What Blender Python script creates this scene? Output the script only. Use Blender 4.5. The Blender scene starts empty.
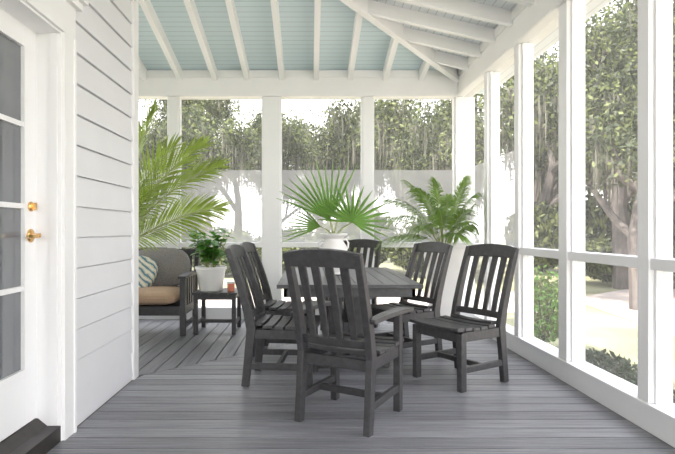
import bpy, math, random
from mathutils import Vector, Matrix
random.seed(7)
S=bpy.context.scene
PI=math.pi
H=1.15
XR=1.92; YB=6.7; XL=-1.36; YC=4.09; ZT=3.2; ZB=2.87; SL=0.23

# ---------------- materials ----------------
def mat(name,col,rough=0.5,noise=0,nscale=5,bump=0,bscale=40,metal=0,spec=0.5,stretch=None,trans=0):
    m=bpy.data.materials.new(name); m.use_nodes=True
    nt=m.node_tree; b=nt.nodes['Principled BSDF']
    b.inputs['Base Color'].default_value=(*col,1); b.inputs['Roughness'].default_value=rough
    b.inputs['Metallic'].default_value=metal; b.inputs['Specular IOR Level'].default_value=spec
    tc=nt.nodes.new('ShaderNodeTexCoord'); mp=nt.nodes.new('ShaderNodeMapping')
    nt.links.new(tc.outputs['Object'],mp.inputs[0])
    if stretch: mp.inputs['Scale'].default_value=stretch
    if noise:
        n=nt.nodes.new('ShaderNodeTexNoise'); n.inputs['Scale'].default_value=nscale; n.inputs['Detail'].default_value=5
        nt.links.new(mp.outputs[0],n.inputs[0])
        r=nt.nodes.new('ShaderNodeMixRGB'); r.inputs[1].default_value=(*[c*(1-noise) for c in col],1)
        r.inputs[2].default_value=(*[min(1,c*(1+noise)) for c in col],1)
        cr=nt.nodes.new('ShaderNodeMapRange'); cr.inputs[1].default_value=.3; cr.inputs[2].default_value=.7
        nt.links.new(n.outputs[0],cr.inputs[0]); nt.links.new(cr.outputs[0],r.inputs[0])
        nt.links.new(r.outputs[0],b.inputs['Base Color'])
    if bump:
        n2=nt.nodes.new('ShaderNodeTexNoise'); n2.inputs['Scale'].default_value=bscale; n2.inputs['Detail'].default_value=4
        nt.links.new(mp.outputs[0],n2.inputs[0])
        bp=nt.nodes.new('ShaderNodeBump'); bp.inputs['Strength'].default_value=bump; bp.inputs['Distance'].default_value=.01
        nt.links.new(n2.outputs[0],bp.inputs['Height']); nt.links.new(bp.outputs[0],b.inputs['Normal'])
    if trans:
        out=nt.nodes['Material Output']; t=nt.nodes.new('ShaderNodeBsdfTranslucent'); mx=nt.nodes.new('ShaderNodeMixShader')
        t.inputs[0].default_value=(*[min(1,c*1.5) for c in col],1)
        mx.inputs[0].default_value=trans
        nt.links.new(b.outputs[0],mx.inputs[1]); nt.links.new(t.outputs[0],mx.inputs[2]); nt.links.new(mx.outputs[0],out.inputs[0])
    return m

M={}
M['white']=mat('white_paint',(.87,.87,.88),.45,.012,3)
M['siding']=mat('siding_paint',(.78,.785,.815),.5,.015,4)
M['char']=mat('charcoal_lumber',(.046,.045,.048),.43,.25,30,.2,60)
M['char2']=mat('charcoal_tabletop',(.056,.057,.062),.38,.2,30,.12,60)
M['leaf']=mat('palm_leaf',(.24,.33,.05),.42,.5,6,trans=.32)
M['leafa']=mat('areca_leaf',(.15,.25,.045),.42,.45,6,trans=.3)
M['leaf2']=mat('fan_leaf',(.17,.31,.075),.4,.3,5,trans=.35)
M['leaf3']=mat('broad_leaf',(.09,.26,.04),.35,.4,9,trans=.3)
M['stem']=mat('palm_stem',(.30,.34,.10),.5,.2,10)
M['ceramic']=mat('white_ceramic',(.83,.82,.81),.3,.03,6,.05,20)
M['soil']=mat('soil',(.06,.04,.03),.9,.3,30)
M['brass']=mat('brass',(.75,.47,.20),.22,metal=1)
M['dark']=mat('dark_bronze_sill',(.03,.026,.024),.4,.2,20)
M['tan']=mat('tan_fabric',(.46,.32,.22),.9,.08,60,.3,300)
M['greyfab']=mat('grey_weave',(.27,.25,.25),.9,.25,90,.4,300)
M['coral']=mat('coral_glass',(.80,.25,.16),.25,.05,10)
M['bark']=mat('bark',(.10,.088,.083),.9,.45,6,.6,12,stretch=(1,1,.3))
M['tleaf']=mat('tree_leaf',(.036,.050,.022),.6,.5,.8,trans=.3)
M['tleaf2']=mat('tree_leaf_light',(.14,.165,.062),.6,.4,.8,trans=.4)
M['moss']=mat('spanish_moss',(.13,.13,.105),.9,.3,3,trans=.3)
M['lawn']=mat('lawn_grass',(.25,.25,.15),.95,.4,.5,.3,30)
M['path']=mat('sand_path',(.44,.385,.355),.95,.12,2)
M['glass']=mat('door_glass',(.17,.18,.195),.05,.1,2,spec=.9)

def deck_mat(name,st):
    m=mat(name,(.232,.234,.258),.34,.32,14,.5,38,stretch=st)
    nt=m.node_tree; b=nt.nodes['Principled BSDF']
    a=nt.nodes.new('ShaderNodeAttribute'); a.attribute_name='tone'
    src=b.inputs['Base Color'].links[0].from_socket
    mx=nt.nodes.new('ShaderNodeMixRGB'); mx.blend_type='MULTIPLY'; mx.inputs[0].default_value=1
    nt.links.new(src,mx.inputs[1]); nt.links.new(a.outputs['Color'],mx.inputs[2]); nt.links.new(mx.outputs[0],b.inputs['Base Color'])
    return m
M['deckx']=deck_mat('deck_board_grain_x',(.15,4,1))
M['decky']=deck_mat('deck_board_grain_y',(4,.15,1))

def ceil_mat(name,axis,col):
    m=bpy.data.materials.new(name); m.use_nodes=True; nt=m.node_tree; b=nt.nodes['Principled BSDF']
    tc=nt.nodes.new('ShaderNodeTexCoord'); sp=nt.nodes.new('ShaderNodeSeparateXYZ'); nt.links.new(tc.outputs['Object'],sp.inputs[0])
    d=nt.nodes.new('ShaderNodeMath'); d.operation='DIVIDE'; d.inputs[1].default_value=.085; nt.links.new(sp.outputs[axis],d.inputs[0])
    f=nt.nodes.new('ShaderNodeMath'); f.operation='FRACT'; nt.links.new(d.outputs[0],f.inputs[0])
    g=nt.nodes.new('ShaderNodeMath'); g.operation='LESS_THAN'; g.inputs[1].default_value=.12; nt.links.new(f.outputs[0],g.inputs[0])
    mx=nt.nodes.new('ShaderNodeMixRGB'); mx.inputs[1].default_value=(*col,1); mx.inputs[2].default_value=(*[c*.75 for c in col],1)
    nt.links.new(g.outputs[0],mx.inputs[0]); nt.links.new(mx.outputs[0],b.inputs['Base Color']); b.inputs['Roughness'].default_value=.5
    return m
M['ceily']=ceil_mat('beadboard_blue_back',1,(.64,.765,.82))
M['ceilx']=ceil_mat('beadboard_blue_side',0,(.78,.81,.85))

def screen_mat(name,f0,f1,col):
    m=bpy.data.materials.new(name); m.use_nodes=True; nt=m.node_tree
    out=nt.nodes['Material Output']; nt.nodes.remove(nt.nodes['Principled BSDF'])
    t=nt.nodes.new('ShaderNodeBsdfTransparent'); d=nt.nodes.new('ShaderNodeBsdfDiffuse'); d.inputs[0].default_value=(col,col,col,1)
    tl=nt.nodes.new('ShaderNodeBsdfTranslucent'); tl.inputs[0].default_value=(col,col,col*1.02,1)
    a=nt.nodes.new('ShaderNodeMixShader'); a.inputs[0].default_value=.5
    x=nt.nodes.new('ShaderNodeMixShader')
    n=nt.nodes.new('ShaderNodeTexNoise'); n.inputs['Scale'].default_value=.6
    mr=nt.nodes.new('ShaderNodeMapRange'); mr.inputs[3].default_value=f0; mr.inputs[4].default_value=f1
    nt.links.new(n.outputs[0],mr.inputs[0]); nt.links.new(mr.outputs[0],x.inputs[0])
    nt.links.new(d.outputs[0],a.inputs[1]); nt.links.new(tl.outputs[0],a.inputs[2])
    nt.links.new(t.outputs[0],x.inputs[1]); nt.links.new(a.outputs[0],x.inputs[2]); nt.links.new(x.outputs[0],out.inputs[0])
    return m
M['screen']=screen_mat('insect_screen',.15,.22,.42)
M['shade']=screen_mat('privacy_mesh',.36,.54,.62)

def pillow_mat():
    m=bpy.data.materials.new('patterned_pillow'); m.use_nodes=True; nt=m.node_tree; b=nt.nodes['Principled BSDF']
    tc=nt.nodes.new('ShaderNodeTexCoord'); w=nt.nodes.new('ShaderNodeTexWave'); w.wave_type='BANDS'; w.bands_direction='DIAGONAL'
    w.inputs['Scale'].default_value=6; w.inputs['Distortion'].default_value=3; w.inputs['Detail Scale'].default_value=2
    nt.links.new(tc.outputs['Object'],w.inputs[0])
    r=nt.nodes.new('ShaderNodeValToRGB'); r.color_ramp.interpolation='CONSTANT'
    e=r.color_ramp.elements; e[0].color=(.12,.24,.32,1); e[1].position=.25; e[1].color=(.72,.70,.64,1)
    k=e.new(.5); k.color=(.50,.50,.24,1); k=e.new(.7); k.color=(.78,.76,.70,1)
    nt.links.new(w.outputs['Fac'],r.inputs[0]); nt.links.new(r.outputs[0],b.inputs['Base Color']); b.inputs['Roughness'].default_value=.9
    return m
M['pillow']=pillow_mat()

# ---------------- builder ----------------
class B:
    def __init__(s): s.v=[];s.f=[];s.m=[];s.mats=[]
    def mi(s,k):
        if k not in s.mats: s.mats.append(k)
        return s.mats.index(k)
    def poly(s,pts,k):
        n=len(s.v); s.v+= [tuple(p) for p in pts]; s.f.append(tuple(range(n,n+len(pts)))); s.m.append(s.mi(k))
    def hexa(s,a,b,k):
        n=len(s.v); s.v+=[tuple(p) for p in a]+[tuple(p) for p in b]; i=s.mi(k)
        for f in [(3,2,1,0),(4,5,6,7),(0,1,5,4),(1,2,6,5),(2,3,7,6),(3,0,4,7)]:
            s.f.append(tuple(n+j for j in f)); s.m.append(i)
    def box(s,x0,x1,y0,y1,z0,z1,k):
        s.hexa([(x0,y0,z0),(x1,y0,z0),(x1,y1,z0),(x0,y1,z0)],[(x0,y0,z1),(x1,y0,z1),(x1,y1,z1),(x0,y1,z1)],k)
    def sweep(s,pts,side,w,d,k,caps=True):
        pts=[Vector(p) for p in pts]; side=Vector(side).normalized(); n=len(s.v); i=s.mi(k); N=len(pts)
        for j,p in enumerate(pts):
            t=(pts[min(j+1,N-1)]-pts[max(j-1,0)]).normalized(); u=side.cross(t).normalized()
            ww=(w[j] if isinstance(w,(list,tuple)) else w)/2; dd=(d[j] if isinstance(d,(list,tuple)) else d)/2
            for a,c in ((-1,-1),(1,-1),(1,1),(-1,1)): s.v.append(tuple(p+side*a*ww+u*c*dd))
        for j in range(N-1):
            for q in range(4):
                a=n+j*4+q; b2=n+j*4+(q+1)%4; s.f.append((a,b2,b2+4,a+4)); s.m.append(i)
        if caps:
            s.f.append((n+3,n+2,n+1,n)); s.m.append(i); e=n+(N-1)*4; s.f.append((e,e+1,e+2,e+3)); s.m.append(i)
    def tube(s,pts,rad,k,seg=8):
        pts=[Vector(p) for p in pts]; n=len(s.v); i=s.mi(k); N=len(pts)
        for j,p in enumerate(pts):
            t=(pts[min(j+1,N-1)]-pts[max(j-1,0)]).normalized()
            ref=Vector((1,0,0)) if abs(t.x)<.8 else Vector((0,1,0))
            a=t.cross(ref).normalized(); b=t.cross(a); r=rad[j] if isinstance(rad,(list,tuple)) else rad
            for q in range(seg):
                th=2*PI*q/seg; s.v.append(tuple(p+a*math.cos(th)*r+b*math.sin(th)*r))
        for j in range(N-1):
            for q in range(seg):
                a=n+j*seg+q; b=n+j*seg+(q+1)%seg; s.f.append((a,b,b+seg,a+seg)); s.m.append(i)
        s.f.append(tuple(n+q for q in range(seg))[::-1]); s.m.append(i)
        s.f.append(tuple(n+(N-1)*seg+q for q in range(seg))); s.m.append(i)
    def lathe(s,prof,c,k,seg=40,square=0):
        n=len(s.v); i=s.mi(k)
        for r,z in prof:
            for q in range(seg):
                th=2*PI*q/seg; cx,sy=math.cos(th),math.sin(th)
                if square:
                    e=2/square; cx=math.copysign(abs(cx)**e,cx); sy=math.copysign(abs(sy)**e,sy)
                s.v.append((c[0]+cx*r,c[1]+sy*r,c[2]+z))
        for j in range(len(prof)-1):
            for q in range(seg):
                a=n+j*seg+q; b=n+j*seg+(q+1)%seg; s.f.append((a,b,b+seg,a+seg)); s.m.append(i)
        s.f.append(tuple(n+q for q in range(seg))[::-1]); s.m.append(i)
        e=n+(len(prof)-1)*seg; s.f.append(tuple(e+q for q in range(seg))); s.m.append(i)
    def pillow(s,c,sx,sy,sz,k,rot=None,n=10,pw=4):
        base=len(s.v); i=s.mi(k); R=rot or Matrix.Identity(3); N=n*2;
        for a in range(n+1):
            ph=-PI/2+PI*a/n
            for q in range(N):
                th=2*PI*q/N
                def se(x,p): return math.copysign(abs(x)**p,x)
                e=.35
                x=se(math.cos(ph),.6)*se(math.cos(th),e); y=se(math.cos(ph),.6)*se(math.sin(th),e); z=se(math.sin(ph),.8)
                s.v.append(tuple(Vector(c)+R@Vector((x*sx/2,y*sy/2,z*sz/2))))
        for a in range(n):
            for q in range(N):
                p=base+a*N+q; r=base+a*N+(q+1)%N; s.f.append((p,r,r+N,p+N)); s.m.append(i)
    def done(s,name,loc=(0,0,0),rz=0,bevel=0,smooth=False,origin=None):
        me=bpy.data.meshes.new(name)
        me.from_pydata(s.v,[],s.f); 
        for k in s.mats: me.materials.append(M[k])
        me.polygons.foreach_set('material_index',s.m)
        if smooth: me.polygons.foreach_set('use_smooth',[True]*len(s.f))
        me.update(); o=bpy.data.objects.new(name,me); S.collection.objects.link(o); o.location=loc; o.rotation_euler=(0,0,rz)
        if bevel:
            b=o.modifiers.new('bevel','BEVEL'); b.width=bevel; b.segments=2; b.limit_method='ANGLE'; b.angle_limit=math.radians(40)
        return o
def inst(o,name,loc,rz=0,sc=1):
    n=bpy.data.objects.new(name,o.data); S.collection.objects.link(n); n.location=loc; n.rotation_euler=(0,0,rz)
    n.scale=(sc,sc,sc) if not isinstance(sc,tuple) else sc
    for md in o.modifiers:
        b=n.modifiers.new('bevel','BEVEL'); b.width=md.width; b.segments=2; b.limit_method='ANGLE'; b.angle_limit=md.angle_limit
    return n

# ---------------- floor ----------------
b=B(); tones=[]
BW=.14; G=.010; XF=-5.6; YF=-3.0
def plank(p,k):
    b.hexa([(x,y,-.03) for x,y in p],[(x,y,0) for x,y in p],k)
    t=random.uniform(.70,1.22); tones.extend([t]*8)
y=YF
while y<YB:
    y0,y1=y+G/2,min(y+BW,YB)-G/2
    l0=XL+max(0,y0-YC)+.004; l1=XL+max(0,y1-YC)+.004
    plank([(l0,y0),(XR,y0),(XR,y1),(l1,y1)],'deckx'); y+=BW
x=XF
while x<XR:
    x0,x1=x+G/2,min(x+BW,XR)-G/2
    f0=YC+max(0,x0-XL)+.004; f1=YC+max(0,x1-XL)+.004
    if f1<YB: plank([(x0,f0),(x1,f1),(x1,YB),(x0,YB)],'decky')
    x+=BW
b.box(XF,XR+.16,YF,YB+.16,-.10,-.034,'dark'); tones.extend([1]*8)
fl=b.done('floor')
ca=fl.data.color_attributes.new('tone','FLOAT_COLOR','POINT')
for i,t in enumerate(tones): ca.data[i].color=(t,t,t,1)

# ---------------- screened walls ----------------
def post_y(b,y1,w=.10,k='white'):
    b.box(XR,XR+.14,y1-w,y1,.166,ZB-.001,k)
    b.box(XR+.032,XR+.112,y1-w-.02,y1+.02,.167,ZB-.002,k)
b=B()
PY=[(5.74,.10),(4.89,.10),(4.02,.13),(3.05,.10),(2.15,.10),(1.2,.13),(.2,.1),(-.8,.1),(-1.8,.1),(-2.87,.13)]
for y1,w in PY: post_y(b,y1,w)
b.box(XR+.002,XR+.138,-3.0,YB,0,.145,'white')
b.box(XR-.012,XR+.15,-3.0,YB,.145,.165,'white')
b.box(XR+.010,XR+.13,-3.0,YB,.925,.99,'white')
b.box(XR-.02,XR+.18,-3.0,YB,ZB,ZT,'white')
b.box(XR-.035,XR-.021,-3.0,YB,ZT-.09,ZT,'white')
b.box(XR-.032,XR-.021,-3.0,YB,ZB+.002,ZB+.03,'white')
b.done('wall_right',bevel=.003)
b=B()
def xb(px): return (px-310)/520*YB
for a,c in [(456,474),(363,373),(263,280),(168,178),(60,75),(-40,-28)]:
    b.box(xb(a),xb(c),YB,YB+.14,0.151,ZB-.001,'white')
    b.box(xb(a)-.02,xb(c)+.02,YB+.032,YB+.112,0.152,ZB-.002,'white')
b.box(XF,XR+.14,YB-.003,YB+.143,0,.15,'white')
b.box(XF,XR-.02,YB+.01,YB+.13,.925,.99,'white')
b.box(XF,XR-.022,YB-.02,YB+.16,ZB,ZT,'white')
b.box(XF,XR-.04,YB-.035,YB-.021,ZT-.09,ZT,'white')
b.box(XF,XR-.04,YB-.03,YB-.021,ZB+.002,ZB+.03,'white')
b.done('wall_back',bevel=.003)
b=B(); b.poly([(XR+.07,-3,.15),(XR+.07,YB,.15),(XR+.07,YB,ZB),(XR+.07,-3,ZB)],'screen'); 
b.poly([(XR+.075,4.89,.99),(XR+.075,YB,.99),(XR+.075,YB,1.93),(XR+.075,4.89,1.93)],'shade');b.done('window_1')
b=B(); b.poly([(XF,YB+.07,.15),(XR,YB+.07,.15),(XR,YB+.07,ZB),(XF,YB+.07,ZB)],'screen')
b.poly([(XF,YB+.075,.99),(XR,YB+.075,.99),(XR,YB+.075,1.93),(XF,YB+.075,1.93)],'shade'); b.done('window_2')
b=B()
for yy in (4.1,5.35,6.58): b.box(XF-.14,XF,yy,yy+.1,0.151,ZB-.001,'white')
b.box(XF-.142,XF-.002,YC,YB-.01,0,.15,'white'); b.box(XF-.13,XF-.01,YC,YB-.01,.925,.99,'white'); b.box(XF-.16,XF-.002,YC,YB-.03,ZB,ZT,'white')
b.done('wall_left_end')

# ---------------- ceiling ----------------
XM=XL-.02; YR=YB-(XR-XM)
def zc(d): return ZT+SL*d
b=B()
ov=.6
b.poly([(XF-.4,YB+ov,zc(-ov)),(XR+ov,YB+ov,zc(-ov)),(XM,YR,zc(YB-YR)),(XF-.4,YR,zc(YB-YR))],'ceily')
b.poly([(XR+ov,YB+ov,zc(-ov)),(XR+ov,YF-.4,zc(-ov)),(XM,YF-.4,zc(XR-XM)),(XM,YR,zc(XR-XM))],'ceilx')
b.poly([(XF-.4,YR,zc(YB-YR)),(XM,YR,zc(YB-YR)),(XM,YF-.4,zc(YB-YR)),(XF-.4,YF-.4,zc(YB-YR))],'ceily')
b.done('ceiling')
b=B(); RD=.13; RW=.065
xs=[xb(p) for p in (421,385,350,316,282,247,215,180)]
xx=xs[-1]
while xx>XF: xx-=.45; xs.append(xx)
for x in xs:
    yh=max(x-XR+YB,YR)+.02
    if yh<YB-.05: b.sweep([(x,YB+.02,zc(-.02)-RD/2),(x,yh,zc(YB-yh)-RD/2)],(1,0,0),RW,RD,'white')
yy=YB-.45
while yy>YF:
    xh=max(yy-YB+XR,XM)+.02
    b.sweep([(XR+.02,yy,zc(-.02)-RD/2),(xh,yy,zc(XR-xh)-RD/2)],(0,1,0),RW,RD,'white'); yy-=.45
b.sweep([(XR,YB,zc(0)-RD/2-.01),(XM,YR,zc(XR-XM)-RD/2-.01)],(1,-1,0),.075,RD+.03,'white')
b.sweep([(XM,YR,zc(XR-XM)-.1),(XM,YF,zc(XR-XM)-.1)],(1,0,0),.08,.2,'white')
b.done('trim_rafters',bevel=.003)

# ---------------- house siding wall ----------------
b=B(); OE=2.83; OS=1.80; DT=2.22
def siding(y0,y1,z0,z1):
    z=z0
    while z<z1-.01:
        t=min(z+.18,z1); g=.008
        b.hexa([(XL-.12,y0,z),(XL,y0,z),(XL,y1,z),(XL-.12,y1,z)],[(XL-.12,y0,t-g),(XL-.012,y0,t-g),(XL-.012,y1,t-g),(XL-.12,y1,t-g)],'siding')
        b.box(XL-.12,XL-.030,y0,y1,t-g,t,'siding'); z+=.18
siding(2.97,YC-.10,.03,3.93); siding(YF,OS-.14,.03,3.93); siding(OS-.139,2.969,DT+.26,3.93)
b.box(XL-.12,XL+.012,YC-.10,YC,0,3.9,'white')
b.box(XL-.12,XL-.005,2.97,YC-.101,0,.029,'siding')
b.box(XF,XL-.121,YC-.12,YC,0,3.8,'siding')
b.done('wall_left')
b=B()
b.box(XL-.20,XL+.005,OE,OE+.05,0,DT+.04,'white'); b.box(XL-.20,XL+.005,OS-.05,OS,0,DT+.04,'white')
b.box(XL-.02,XL+.022,OE+.012,OE+.139,0,DT+.011,'white'); b.box(XL+.0225,XL+.03,OE+.115,OE+.139,0,DT+.011,'white')
b.box(XL-.02,XL+.022,OS-.14,OS-.012,0,DT+.011,'white')
b.box(XL-.05,XL-.012,OE-.012,OE-.001,0.09,DT-.001,'white')
b.box(XL-.20,XL+.004,OS+.001,OE-.001,DT,DT+.06,'white')
b.box(XL-.02,XL+.022,OS-.14,OE+.139,DT+.012,DT+.189,'white')
b.box(XL-.02,XL+.05,OS-.17,OE+.17,DT+.19,DT+.229,'white'); b.box(XL-.02,XL+.075,OS-.19,OE+.19,DT+.23,DT+.26,'white')
b.done('trim_door_casing')
b=B(); b.box(XL-.25,XL+.004,OS+.001,OE-.001,0,.085,'dark'); b.hexa([(XL-.19,OS,.085),(XL-.07,OS,.085),(XL-.07,OE,.085),(XL-.19,OE,.085)],[(XL-.19,OS,.125),(XL-.12,OS,.125),(XL-.12,OE,.125),(XL-.19,OE,.125)],'dark')
b.done('trim_door_sill')
b=B(); DX=XL-.13; z0=.13; z1=DT
b.box(DX-.045,DX,OE-.115,OE,z0,z1,'white'); b.box(DX-.045,DX,OS,OS+.115,z0,z1,'white')
b.box(DX-.045,DX-.0005,OS+.115,OE-.115,z0,.42,'white'); b.box(DX-.045,DX-.0005,OS+.115,OE-.115,2.11,z1,'white')
for zz in (.845,1.275,1.70): b.box(DX-.045,DX-.004,OS+.115,OE-.115,zz-.013,zz+.013,'white')
b.box(DX-.028,DX-.02,OS+.1,OE-.1,.4,2.13,'glass')
ky=OE-.06
def hx(prof,y,z):
    n=len(b.v); b.lathe(prof,(0,0,0),'brass',seg=20)
    for j in range(n,len(b.v)):
        v=b.v[j]; b.v[j]=(DX+v[2],y+v[0],z+v[1])
hx([(.036,0),(.036,.006),(.028,.011),(.014,.015),(.012,.040),(.012,.052),(.006,.056)],ky,1.12)
b.sweep([(DX+.046,ky+.008,1.122),(DX+.048,ky-.03,1.120),(DX+.046,ky-.07,1.114),(DX+.042,ky-.105,1.118)],(1,0,0),.014,[.022,.02,.018,.014],'brass')
hx([(.026,0),(.026,.008),(.018,.014),(.008,.016)],ky,1.275)
b.box(DX+.014,DX+.034,ky-.006,ky+.006,1.255,1.295,'brass')
b.done('door_1')

# ---------------- chairs ----------------
def chair(name,arms,loc,ang,zt=1.0):
    b=B(); k='char'; W=.225
    FY=.215; 
    def back(z):
        if z<.42: return -.255+.045*(z/.42)
        t=(z-.42)/.62; return -.21-.19*t**1.25
    zs=[0,.2,.42,.55,.7,.85,.95,zt]
    for sx in (-1,1):
        b.sweep([(sx*W,back(z),z) for z in zs],(1,0,0),.042,[.055,.058,.07,.062,.056,.05,.045,.04],k)
        b.sweep([(sx*W,FY,0),(sx*W,FY,.415 if not arms else .645)],(1,0,0),.045,.055,k)
        b.sweep([(sx*W,back(.15),.15),(sx*W,FY,.15)],(1,0,0),.03,.045,k)
        b.sweep([(sx*(W-.002),back(.4),.385),(sx*(W-.002),FY,.385)],(1,0,0),.03,.07,k)
        if arms:
            b.sweep([(sx*(W+.024),back(.66)-.01,.640),(sx*(W+.045),-.1,.655),(sx*(W+.056),.08,.658),(sx*(W+.054),.20,.652),(sx*(W+.046),.295,.640)],(1,0,0),[.055,.072,.09,.095,.065],.026,k)
    b.box(-W,W,FY-.02,FY+.015,.345,.415,k)
    b.box(-W,W,back(.38)-.015,back(.38)+.015,.345,.41,k)
    b.box(-W,W,-.03,.0,.13,.17,k)
    n=6; ws=.072
    for i in range(n):
        yc=-.17+i*.0825; t=(yc+.17)/.41
        zc_=.428+.018*(2*t-1)**2*1.0 - (.006 if i==n-1 else 0)
        hw=W+.02 if i>0 else W-.024
        b.sweep([(-hw,yc,zc_+.004),(-hw*.5,yc,zc_-.003),(0,yc,zc_-.005),(hw*.5,yc,zc_-.003),(hw,yc,zc_+.004)],(0,1,0),ws,.024,k)
    L=W+.022
    pts=[]; hts=[]
    for i in range(9):
        u=-1+2*i/8; pts.append((u*L,back(zt-.04)-.022*(1-u*u),zt-.040+.016*(1-u*u))); hts.append(.084+.02*(1-u*u))
    nrm=Vector((0,-.28,1)).normalized()
    b.sweep(pts,nrm,hts,.03,k)
    pts=[(u*W,back(.50)-.02*(1-u*u),.50) for u in (-1,-.6,-.2,.2,.6,1)]
    b.sweep(pts,Vector((0,-.28,1)),.050,.026,k)
    ns=4 
    for i in range(ns):
        u=(-1+2*(i+1)/(ns+1))*1.04
        c=.02*(1-u*u)
        b.sweep([(u*(W-.01),back(z)-c,z) for z in (.50,.62,.72,.82,.9,.96)],(1,0,0),[.040,.042,.045,.049,.052,.052],.017,k)
    return b.done(name,loc=(loc[0],loc[1],0),rz=ang-PI/2,bevel=.0045)
def A(fx,fy): return math.atan2(fy,fx)
armc=chair('dining_armchair',True,(.258,3.24),A(.50,.865),1.02)
c1=chair('dining_chair',False,(-.20,4.03),A(1,-.10),1.01)
for loc,f in [((-.22,4.92),(1,-.13)),((.45,6.04),(-.5,-.85)),((.84,4.78),(-.87,-.5)),((1.14,4.00),(-.84,-.53))]:
    inst(c1,'dining_chair',(loc[0],loc[1],0),A(*f)-PI/2)

# ---------------- dining table ----------------
b=B(); x0,x1,y0,y1=-.25,.85,3.89,5.72; k='char2'; zt=.74
bw=.075
b.box(x0,x1,y0,y0+bw,zt-.03,zt,k); b.box(x0,x1,y1-bw,y1,zt-.03,zt,k)
b.box(x0,x0+bw,y0+bw+.003,y1-bw-.003,zt-.03,zt,k); b.box(x1-bw,x1,y0+bw+.003,y1-bw-.003,zt-.03,zt,k)
n=9; w=(x1-x0-2*bw)/n
for i in range(n): b.box(x0+bw+i*w+.003,x0+bw+(i+1)*w-.003,y0+bw+.003,y1-bw-.003,zt-.028,zt-.002,k)
b.box(x0+.05,x1-.05,y0+.05,y0+.08,zt-.10,zt-.03,k); b.box(x0+.05,x1-.05,y1-.08,y1-.05,zt-.10,zt-.03,k)
b.box(x0+.05,x0+.08,y0+.05,y1-.05,zt-.10,zt-.03,k); b.box(x1-.08,x1-.05,y0+.05,y1-.05,zt-.10,zt-.03,k)
xc=(x0+x1)/2
for yy in (4.35,5.25):
    for dx in (-.09,.09): b.sweep([(xc+dx,yy,.07),(xc+dx,yy,zt-.09)],(1,0,0),.11,.06,k)
    b.sweep([(xc-.36,yy,.035),(xc-.2,yy,.055),(xc,yy,.07),(xc+.2,yy,.055),(xc+.36,yy,.035)],(0,1,0),.09,[.05,.07,.09,.07,.05],k)
    b.sweep([(xc-.42,yy,zt-.065),(xc+.42,yy,zt-.065)],(0,1,0),.09,.07,k)
b.box(xc-.025,xc+.025,4.35,5.25,.28,.38,k)
b.done('dining_table',bevel=.004)

# ---------------- plants ----------------
def frond(b,base,az,el,L,droop,leafL,n=26,kl='leaf',ks='stem',w=.022,vee=.5,lstart=.25,r0=.009,leafdroop=.25,xmax=99,roll=0):
    base=Vector(base); d=Vector((math.cos(az)*math.cos(el),math.sin(az)*math.cos(el),math.sin(el)))
    def P(t): return base+d*L*t+Vector((0,0,-droop*L*t**2.2))+Vector((math.cos(az),math.sin(az),0))*droop*.35*L*t*t
    pts=[P(i/12) for i in range(13)]
    b.tube(pts,[r0*(1-.85*i/12) for i in range(13)],ks,5)
    for i in range(n):
        t=lstart+(1-lstart)*i/(n-1); p=P(t); tan=(P(min(t+.02,1.02))-P(t-.02)).normalized()
        side=tan.cross(Vector((0,0,1)));
        if side.length<.05: side=Vector((-math.sin(az),math.cos(az),0))
        side.normalize(); side=(Matrix.Rotation(roll,3,tan)@side); nm=side.cross(tan).normalized()
        s=(t-lstart)/(1-lstart); ll=leafL*(math.sin(PI*(.12+.80*s))**.7)*random.uniform(.88,1.08)
        ang=math.radians(60-38*s)
        for sg in (-1,1):
            dr=(tan*math.cos(ang)+side*sg*math.sin(ang)+nm*vee*.6+Vector([random.uniform(-.07,.07) for _ in range(3)])).normalized()
            wd=tan*1.0 - dr*tan.dot(dr); wd.normalize(); wd=(wd+nm*sg*.2).normalized()
            q=[p+dr*ll*u+Vector((0,0,-leafdroop*ll*u*u)) for u in (0,.3,.65,1)]
            q=[Vector((min(v.x,xmax),v.y,v.z)) for v in q]
            ws=[w*.45,w,w*.75,w*.06]
            n0=len(b.v)
            for a,wi in zip(q,ws): b.v.append(tuple(a-wd*wi/2)); b.v.append(tuple(a+wd*wi/2))
            mi=b.mi(kl)
            for j in range(3): b.f.append((n0+2*j,n0+2*j+1,n0+2*j+3,n0+2*j+2)); b.m.append(mi)
def fan(b,base,center,normal,upd,R,n=26,spread=300,k='leaf2'):
    base=Vector(base); c=Vector(center); nm=Vector(normal).normalized(); u=Vector(upd); u=(u-nm*u.dot(nm)).normalized(); sd=nm.cross(u)
    mid=(base+c)/2+Vector((0,0,.02)); b.tube([base,mid,c],[.007,.006,.005],'stem',6)
    dth=math.radians(spread)/n
    mi=b.mi(k)
    for i in range(n):
        th=-math.radians(spread)/2+(i+.5)*dth; r=R*(.78+.22*math.cos(th*.6))*random.uniform(.92,1.06)
        dr=u*math.cos(th)+sd*math.sin(th); pr=-u*math.sin(th)+sd*math.cos(th)
        n0=len(b.v)
        for f,hw in ((0,.001),(.32,.32*r*dth*.5),(.6,.32*r*dth*.48),(1,.0015)):
            q=c+dr*r*f+nm*.10*r*f*f+Vector((0,0,-.08*r*f**3))
            b.v.append(tuple(q-pr*hw+nm*-.6*hw)); b.v.append(tuple(q+nm*.6*hw)); b.v.append(tuple(q+pr*hw-nm*.6*hw))
        for j in range(3):
            for q in (0,1):
                a=n0+3*j+q; b.f.append((a,a+1,a+4,a+3)); b.m.append(mi)

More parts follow.
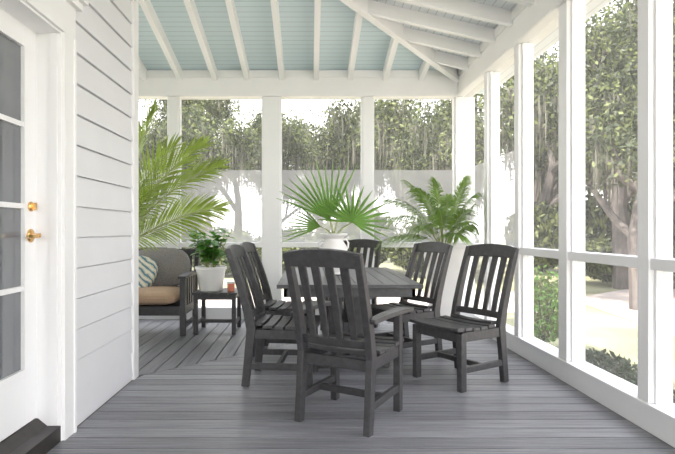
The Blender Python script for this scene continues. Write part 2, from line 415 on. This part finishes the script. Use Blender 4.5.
b=B(); vx,vy=.22,4.80; z=.741
b.lathe([(.06,0),(.07,.008),(.062,.02),(.085,.06),(.118,.13),(.128,.20),(.118,.26),(.088,.305),(.082,.325),(.10,.345),(.128,.36),(.132,.372),(.120,.378),(.10,.36),(.09,.34)],(vx,vy,z),'ceramic')
b.lathe([(.085,.335),(.03,.345)],(vx,vy,z),'soil',20)
for sg in (-1,1):
    b.tube([(vx+sg*.085,vy,z+.32),(vx+sg*.115,vy,z+.325),(vx+sg*.135,vy,z+.29),(vx+sg*.13,vy,z+.25),(vx+sg*.115,vy,z+.225)],.009,'ceramic',8)
t=(vx,vy,z+.34)
fan(b,t,(vx-.04,vy-.05,z+.50),(-.15,-1,.25),(-.35,.1,1),.62,13,95)
fan(b,t,(vx+.16,vy-.10,z+.48),(.2,-1,.35),(.35,0,1),.42,17,220)
fan(b,t,(vx+.05,vy+.16,z+.52),(.3,-.5,.9),(.6,.6,1),.32,15,150)
fan(b,t,(vx-.12,vy+.05,z+.44),(-.3,-.9,.6),(-1,.1,.35),.38,9,80)
b.done('potted_fan_palm')

b=B(); px,py=1.54,5.98
b.lathe([(.135,0),(.14,.01),(.215,.94),(.225,.96),(.225,1.0),(.205,1.0),(.195,.95)],(px,py,0),'ceramic',48,square=5)
b.lathe([(.19,.955),(.05,.965)],(px,py,0),'soil',20,square=5)
random.seed(3)
for az,el,L,dr in [(180,50,1.05,.48),(165,64,1.05,.38),(200,33,.75,.45),(100,80,.90,.25),(250,66,.9,.45),(290,60,.6,.4),(215,75,1.05,.35),(330,82,.95,.2),(60,82,.7,.15),(190,76,1.15,.32),(270,45,.6,.5),(0,82,1.0,.2),(230,50,.8,.5),(178,68,1.1,.42),(345,62,.55,.45),(205,58,.95,.5),(350,74,.85,.4),(300,72,.8,.45),(240,78,1.1,.3),(320,76,.95,.35)]:
    a=math.radians(az); frond(b,(px+.05*math.cos(a),py+.05*math.sin(a),.96),a,math.radians(el),L,dr,.26,n=34,w=.013,r0=.006,lstart=.28,xmax=1.86,vee=.1,leafdroop=.55,roll=random.uniform(-.7,.7),kl='leafa')
b.done('potted_areca_palm')

b=B(); px,py=-2.02,5.15
b.lathe([(.17,0),(.19,.02),(.24,.40),(.25,.42),(.25,.45),(.225,.45),(.22,.41)],(px,py,0),'ceramic',40)
b.lathe([(.22,.41),(.05,.42)],(px,py,0),'soil',20)
b.tube([(px,py,.4),(px+.02,py,.7),(px+.0,py,.95)],[.06,.05,.045],'bark',10)
random.seed(5)
for az,el,L,dr,ro in [(0,63,1.7,.24,.9),(-12,52,1.65,.26,.8),(-50,60,1.2,.3,0),(70,65,1.2,.3,0),(120,60,1.2,.4,0),(180,55,1.3,.4,0),(230,55,1.2,.4,0),(-8,78,1.75,.16,.8),(4,38,1.25,.22,1.0),(15,72,1.6,.24,-.7)]:
    a=math.radians(az); frond(b,(px+.04*math.cos(a),py+.04*math.sin(a),.88),a,math.radians(el),L,dr,.42,n=40,w=.017,r0=.013,lstart=.2,leafdroop=.2,vee=.25,roll=ro)
b.done('potted_palm')

b=B(); sx,sy=-1.05,5.95; k='char'; hw=.25; zt=.46
for i in range(5): 
    w=2*hw/5; b.box(sx-hw+i*w+.003,sx-hw+(i+1)*w-.003,sy-hw,sy+hw,zt-.025,zt,k)
for ax in (-1,1):
    for ay in (-1,1): b.box(sx+ax*.21-.022,sx+ax*.21+.022,sy+ay*.21-.022,sy+ay*.21+.022,0,zt-.025,k)
    b.box(sx+ax*.21-.012,sx+ax*.21+.012,sy-.21,sy+.21,zt-.08,zt-.025,k); b.box(sx-.21,sx+.21,sy+ax*.21-.012,sy+ax*.21+.012,zt-.08,zt-.025,k)
    b.box(sx+ax*.21-.012,sx+ax*.21+.012,sy-.21,sy+.21,.09,.13,k)
b.box(sx-.21,sx+.21,sy-.015,sy+.015,.09,.13,k)
b.done('side_table',bevel=.003)
b=B(); px,py=-1.13,5.93; z=.461
b.lathe([(.125,0),(.13,.008),(.165,.24),(.178,.245),(.178,.275),(.165,.275),(.158,.235)],(px,py,z),'ceramic',40)
b.lathe([(.15,.245),(.02,.255)],(px,py,z),'soil',16)
random.seed(11); mi=b.mi('leaf3')
for s_ in range(18):
    a=random.uniform(0,2*PI); rr=random.uniform(.02,.17); top=Vector((px+math.cos(a)*rr*1.4,py+math.sin(a)*rr*1.3,z+random.uniform(.42,.70))); bs=Vector((px+math.cos(a)*.04,py+math.sin(a)*.04,z+.25))
    b.tube([bs,(bs+top)/2+Vector((0,0,.02)),top],.004,'stem',5)
    for l in range(10):
        t=.3+.7*l/9; p=bs.lerp(top,t); aa=random.uniform(0,2*PI); e=random.uniform(-.2,.8)
        d=Vector((math.cos(aa)*math.cos(e),math.sin(aa)*math.cos(e),math.sin(e))); sd=d.cross(Vector((0,0,1))).normalized(); ll=random.uniform(.09,.14); n0=len(b.v)
        for f,w_ in ((0,.004),(.25,.030),(.6,.042),(.85,.028),(1,.002)):
            q=p+d*ll*f+Vector((0,0,-.03*f*f)); b.v+= [tuple(q-sd*w_+Vector((0,0,.008))),tuple(q),tuple(q+sd*w_+Vector((0,0,.008)))]
        for j in range(4):
            for q in (0,1): a_=n0+3*j+q; b.f.append((a_,a_+1,a_+4,a_+3)); b.m.append(mi)
b.done('potted_rubber_plant')
b=B(); b.lathe([(.036,0),(.04,.004),(.042,.085),(.040,.09)],(-.89,5.86,.461),'coral',24); b.lathe([(.043,.088),(.043,.105),(.03,.108)],(-.89,5.86,.461),'ceramic',24); b.done('candle_jar')

# ---------------- loveseat ----------------
b=B(); k='char'; lx0,lx1=-2.95,-1.38; ly0,ly1=5.62,6.36
for x in (lx0,lx1):
    b.sweep([(x,ly0+.03,0),(x,ly0+.03,.62)],(1,0,0),.06,.06,k)
    b.sweep([(x,ly1-.12,0),(x,ly1-.10,.4),(x,ly1+.03,.90)],(1,0,0),.05,.07,k)
    b.sweep([(x,ly0-.02,.635),(x,ly0+.2,.65),(x,ly1-.02,.64)],(1,0,0),[.085,.095,.08],.03,k)
    b.sweep([(x,ly0+.03,.27),(x,ly1-.1,.27)],(1,0,0),.035,.09,k); b.sweep([(x,ly0+.03,.1),(x,ly1-.1,.1)],(1,0,0),.03,.05,k)
    for i in range(5): yy=ly0+.13+i*.11; b.sweep([(x,yy,.3),(x,yy,.63)],(1,0,0),.02,.05,k)
b.box(lx0,lx1,ly0+.02,ly0+.05,.22,.32,k); b.box(lx0,lx1,ly1-.13,ly1-.10,.22,.32,k)
b.sweep([(lx0,ly1+.03,.88),(lx1,ly1+.03,.88)],(0,0,1),.08,.035,k); b.sweep([(lx0,ly1-.06,.44),(lx1,ly1-.06,.44)],(0,0,1),.06,.03,k)
for i in range(17):
    x=lx0+.09+i*(lx1-lx0-.18)/16; b.sweep([(x,ly1-.06,.44),(x,ly1+.03,.88)],(1,0,0),.05,.018,k)
for i in range(7):
    yy=ly0+.07+i*.085; b.box(lx0+.03,lx1-.03,yy-.035,yy+.035,.30,.322,k)
R=Matrix.Rotation(-math.radians(14),3,'X')
for i in (0,1):
    w=(lx1-lx0-.1)/2; cx=lx0+.05+w*(i+.5)
    b.pillow((cx,ly0+.27,.41),w-.01,.64,.18,'tan'); b.pillow((cx,ly1-.10,.70),w-.02,.15,.48,'greyfab',R)
b.pillow((lx1-.60,ly0+.40,.66),.40,.14,.40,'pillow',Matrix.Rotation(-.35,3,'X')@Matrix.Rotation(.3,3,'Y'))
b.done('outdoor_loveseat',bevel=.003)

# ---------------- outdoors ----------------
GZ=-.45
b=B(); b.poly([(-60,-30,GZ),(60,-30,GZ),(60,80,GZ),(-60,80,GZ)],'lawn')
b.poly([(3.8,-5,GZ+.01),(9,-5,GZ+.01),(16,20,GZ+.01),(6.0,12,GZ+.01)],'path')
b.poly([(-20,10,GZ+.01),(4.5,10,GZ+.01),(6.5,12,GZ+.012),(6.5,13.5,GZ+.01),(-20,13.5,GZ+.01)],'path'); b.done('lawn')

def rv():
    while 1:
        v=Vector([random.uniform(-1,1) for _ in range(3)])
        if .05<v.length<1: return v
def leafquad(b,p,s,mi):
    d=rv().normalized(); e=d.cross(rv()).normalized(); n0=len(b.v)
    b.v+= [tuple(p-d*s),tuple(p+e*s*.45),tuple(p+d*s),tuple(p-e*s*.45)]; b.f.append((n0,n0+1,n0+2,n0+3)); b.m.append(mi)
def tree(name,seed,Ht,r,nleaf,moss,kl='tleaf'):
    random.seed(seed); b=B(); tips=[]
    def branch(p,d,L,r,lv):
        pts=[p]; 
        for i in range(5):
            d=(d+rv()*.22+Vector((0,0,.04))).normalized(); pts.append(pts[-1]+d*L/5)
        b.tube(pts,[r*(1-.1*i) for i in range(6)],'bark',7 if lv else 10)
        if lv>=3: tips.append(pts[-1]); tips.append(pts[3]); return
        for c in range(3 if lv else 4):
            nd=(d*.7+Vector((random.uniform(-1,1),random.uniform(-1,1),random.uniform(-.15,.6)))*.9).normalized()
            branch(pts[-1] if c<2 else pts[3],nd,L*.68,r*.5,lv+1)
    branch(Vector((0,0,0)),Vector((random.uniform(-.15,.15),random.uniform(-.15,.15),1)).normalized(),Ht*.38,r,0)
    mi=b.mi(kl); m2=b.mi('tleaf2')
    for i in range(nleaf):
        t=random.choice(tips); leafquad(b,t+rv()*Ht*.11*random.uniform(.4,1.2),random.uniform(.05,.11),mi if random.random()<.68 else m2)
    mo=b.mi('moss')
    for i in range(moss):
        t=random.choice(tips)+rv()*Ht*.06; L=random.uniform(.4,1.8)
        for q in range(6):
            p=t+Vector((random.uniform(-.16,.16),random.uniform(-.16,.16),0)); a=random.uniform(0,PI); w=Vector((math.cos(a),math.sin(a),0))*random.uniform(.012,.035); l=L*random.uniform(.4,1); n0=len(b.v)
            b.v+=[tuple(p-w*.5),tuple(p+w*.5),tuple(p+w+Vector((.03,0,-l*.5))),tuple(p-w+Vector((.03,0,-l*.5))),tuple(p+Vector((0,0,-l)))]
            b.f.append((n0,n0+1,n0+2,n0+3)); b.m.append(mo); b.f.append((n0+3,n0+2,n0+4)); b.m.append(mo)
    return b
T=[tree('o',s,h,r,n,m).done('oak_tree',loc=l) for s,h,r,n,m,l in [(21,10,.30,17000,130,(8.6,14.2,GZ)),(22,8,.24,14000,260,(4.7,19.5,GZ)),(23,10,.26,17000,140,(11,17,GZ)),(24,7,.2,13000,220,(-1.5,22,GZ))]]
random.seed(77)
pl=[(6.6,10.4,.8),(9.5,10,.9),(13,13,.95),(8.2,19,1),(12,24,1.1),(16,19,1.1),(-6,22,1),(-10,20,1),(2.2,25,1.1),(-4,28,1.1),(7,28,1.2),(18,28,1.3),(22,22,1.3),(-14,25,1.2),(-8.5,32,1.2),(20,12,1.1),(0.5,34,1.2),(13,33,1.3),(25,33,1.4),(16,8,1),(4.4,16,.75),(14.5,10.5,1.1),(10,14,1),(18,15,1.2),(26,16,1.5),(22,9,1.3),(-3.2,17.5,.8),(12,8,1),(11.5,11.5,.8),(17,23,1.2),(14,28,1.4),(9.5,23,1.1),(24,26,1.5),(21,17,1.3),(30,24,1.7)]
for i,(x,y,s) in enumerate(pl): inst(T[(i+1)%4],'oak_tree',(x,y,GZ),random.uniform(0,6.28),s)
def shrub(loc,rx,ry,h,n,ls,k1='tleaf',k2='tleaf2',seed=1,name='shrub'):
    random.seed(seed); b=B(); m1=b.mi(k1); m2=b.mi(k2)
    for i in range(6):
        a=random.uniform(0,2*PI); b.tube([(0,0,0),(math.cos(a)*rx*.3,math.sin(a)*ry*.3,h*.4),(math.cos(a)*rx*.6,math.sin(a)*ry*.6,h*.75)],[.015,.01,.005],'bark',5)
    for i in range(n):
        v=rv(); v=v.normalized()*(v.length**.4); v=Vector((v.x*rx,v.y*ry,h*.54+v.z*h*.46))*random.uniform(.82,1.1); leafquad(b,v,random.uniform(.6,1.2)*ls,m1 if random.random()<.5 else m2)
    return b.done(name,loc=(loc[0],loc[1],GZ))
s1=shrub((3.2,7.1),.34,.34,1.05,1500,.045,seed=1,k1='leaf2')
s2=shrub((2.9,5.3),.36,.6,.34,1800,.04,seed=2,k2='tleaf')
s3=shrub((9,15),1.4,1.0,1.3,5000,.09,seed=3)
inst(s1,'shrub',(3.9,8.3,GZ),1,(.9,.9,.7)); inst(s2,'shrub',(2.9,3.9,GZ),2); 
random.seed(5)
for i in range(14):
    inst(s3,'shrub',(8.5+i*1.7,19-i*.65+random.uniform(-.5,.5),GZ),random.uniform(0,6),(1.2,1.2,random.uniform(.9,2.2)))
for i in range(9):
    inst(s3,'shrub',(-15+i*2.4,19+random.uniform(-1,1),GZ),random.uniform(0,6),(1.2,1.2,random.uniform(1.2,2.2)))

# ---------------- light ----------------
w=bpy.data.worlds.new('sky'); S.world=w; w.use_nodes=True; nt=w.node_tree; bg=nt.nodes['Background']
tc=nt.nodes.new('ShaderNodeTexCoord'); sp=nt.nodes.new('ShaderNodeSeparateXYZ'); nt.links.new(tc.outputs['Generated'],sp.inputs[0])
r=nt.nodes.new('ShaderNodeValToRGB'); r.color_ramp.elements[0].color=(1,.975,.95,1); r.color_ramp.elements[1].color=(.86,.90,1,1); nt.links.new(sp.outputs[2],r.inputs[0])
nt.links.new(r.outputs[0],bg.inputs[0]); bg.inputs[1].default_value=2.7
sd=bpy.data.lights.new('sun','SUN'); sd.energy=8; sd.angle=.03; sd.color=(1,.91,.79); so=bpy.data.objects.new('sun',sd); S.collection.objects.link(so)
so.rotation_euler=Vector((.35,.55,-.9)).to_track_quat('-Z','Y').to_euler()
S.view_settings.view_transform='Standard'; S.view_settings.look='None'; S.view_settings.exposure=.98

c=bpy.data.cameras.new('camera'); co=bpy.data.objects.new('camera',c); S.collection.objects.link(co); S.camera=co
co.location=(0,0,H); co.rotation_euler=(PI/2,0,0); c.sensor_width=36; c.lens=520/675*36; c.shift_x=27.5/675; c.shift_y=3/675; c.clip_start=.05; c.clip_end=300
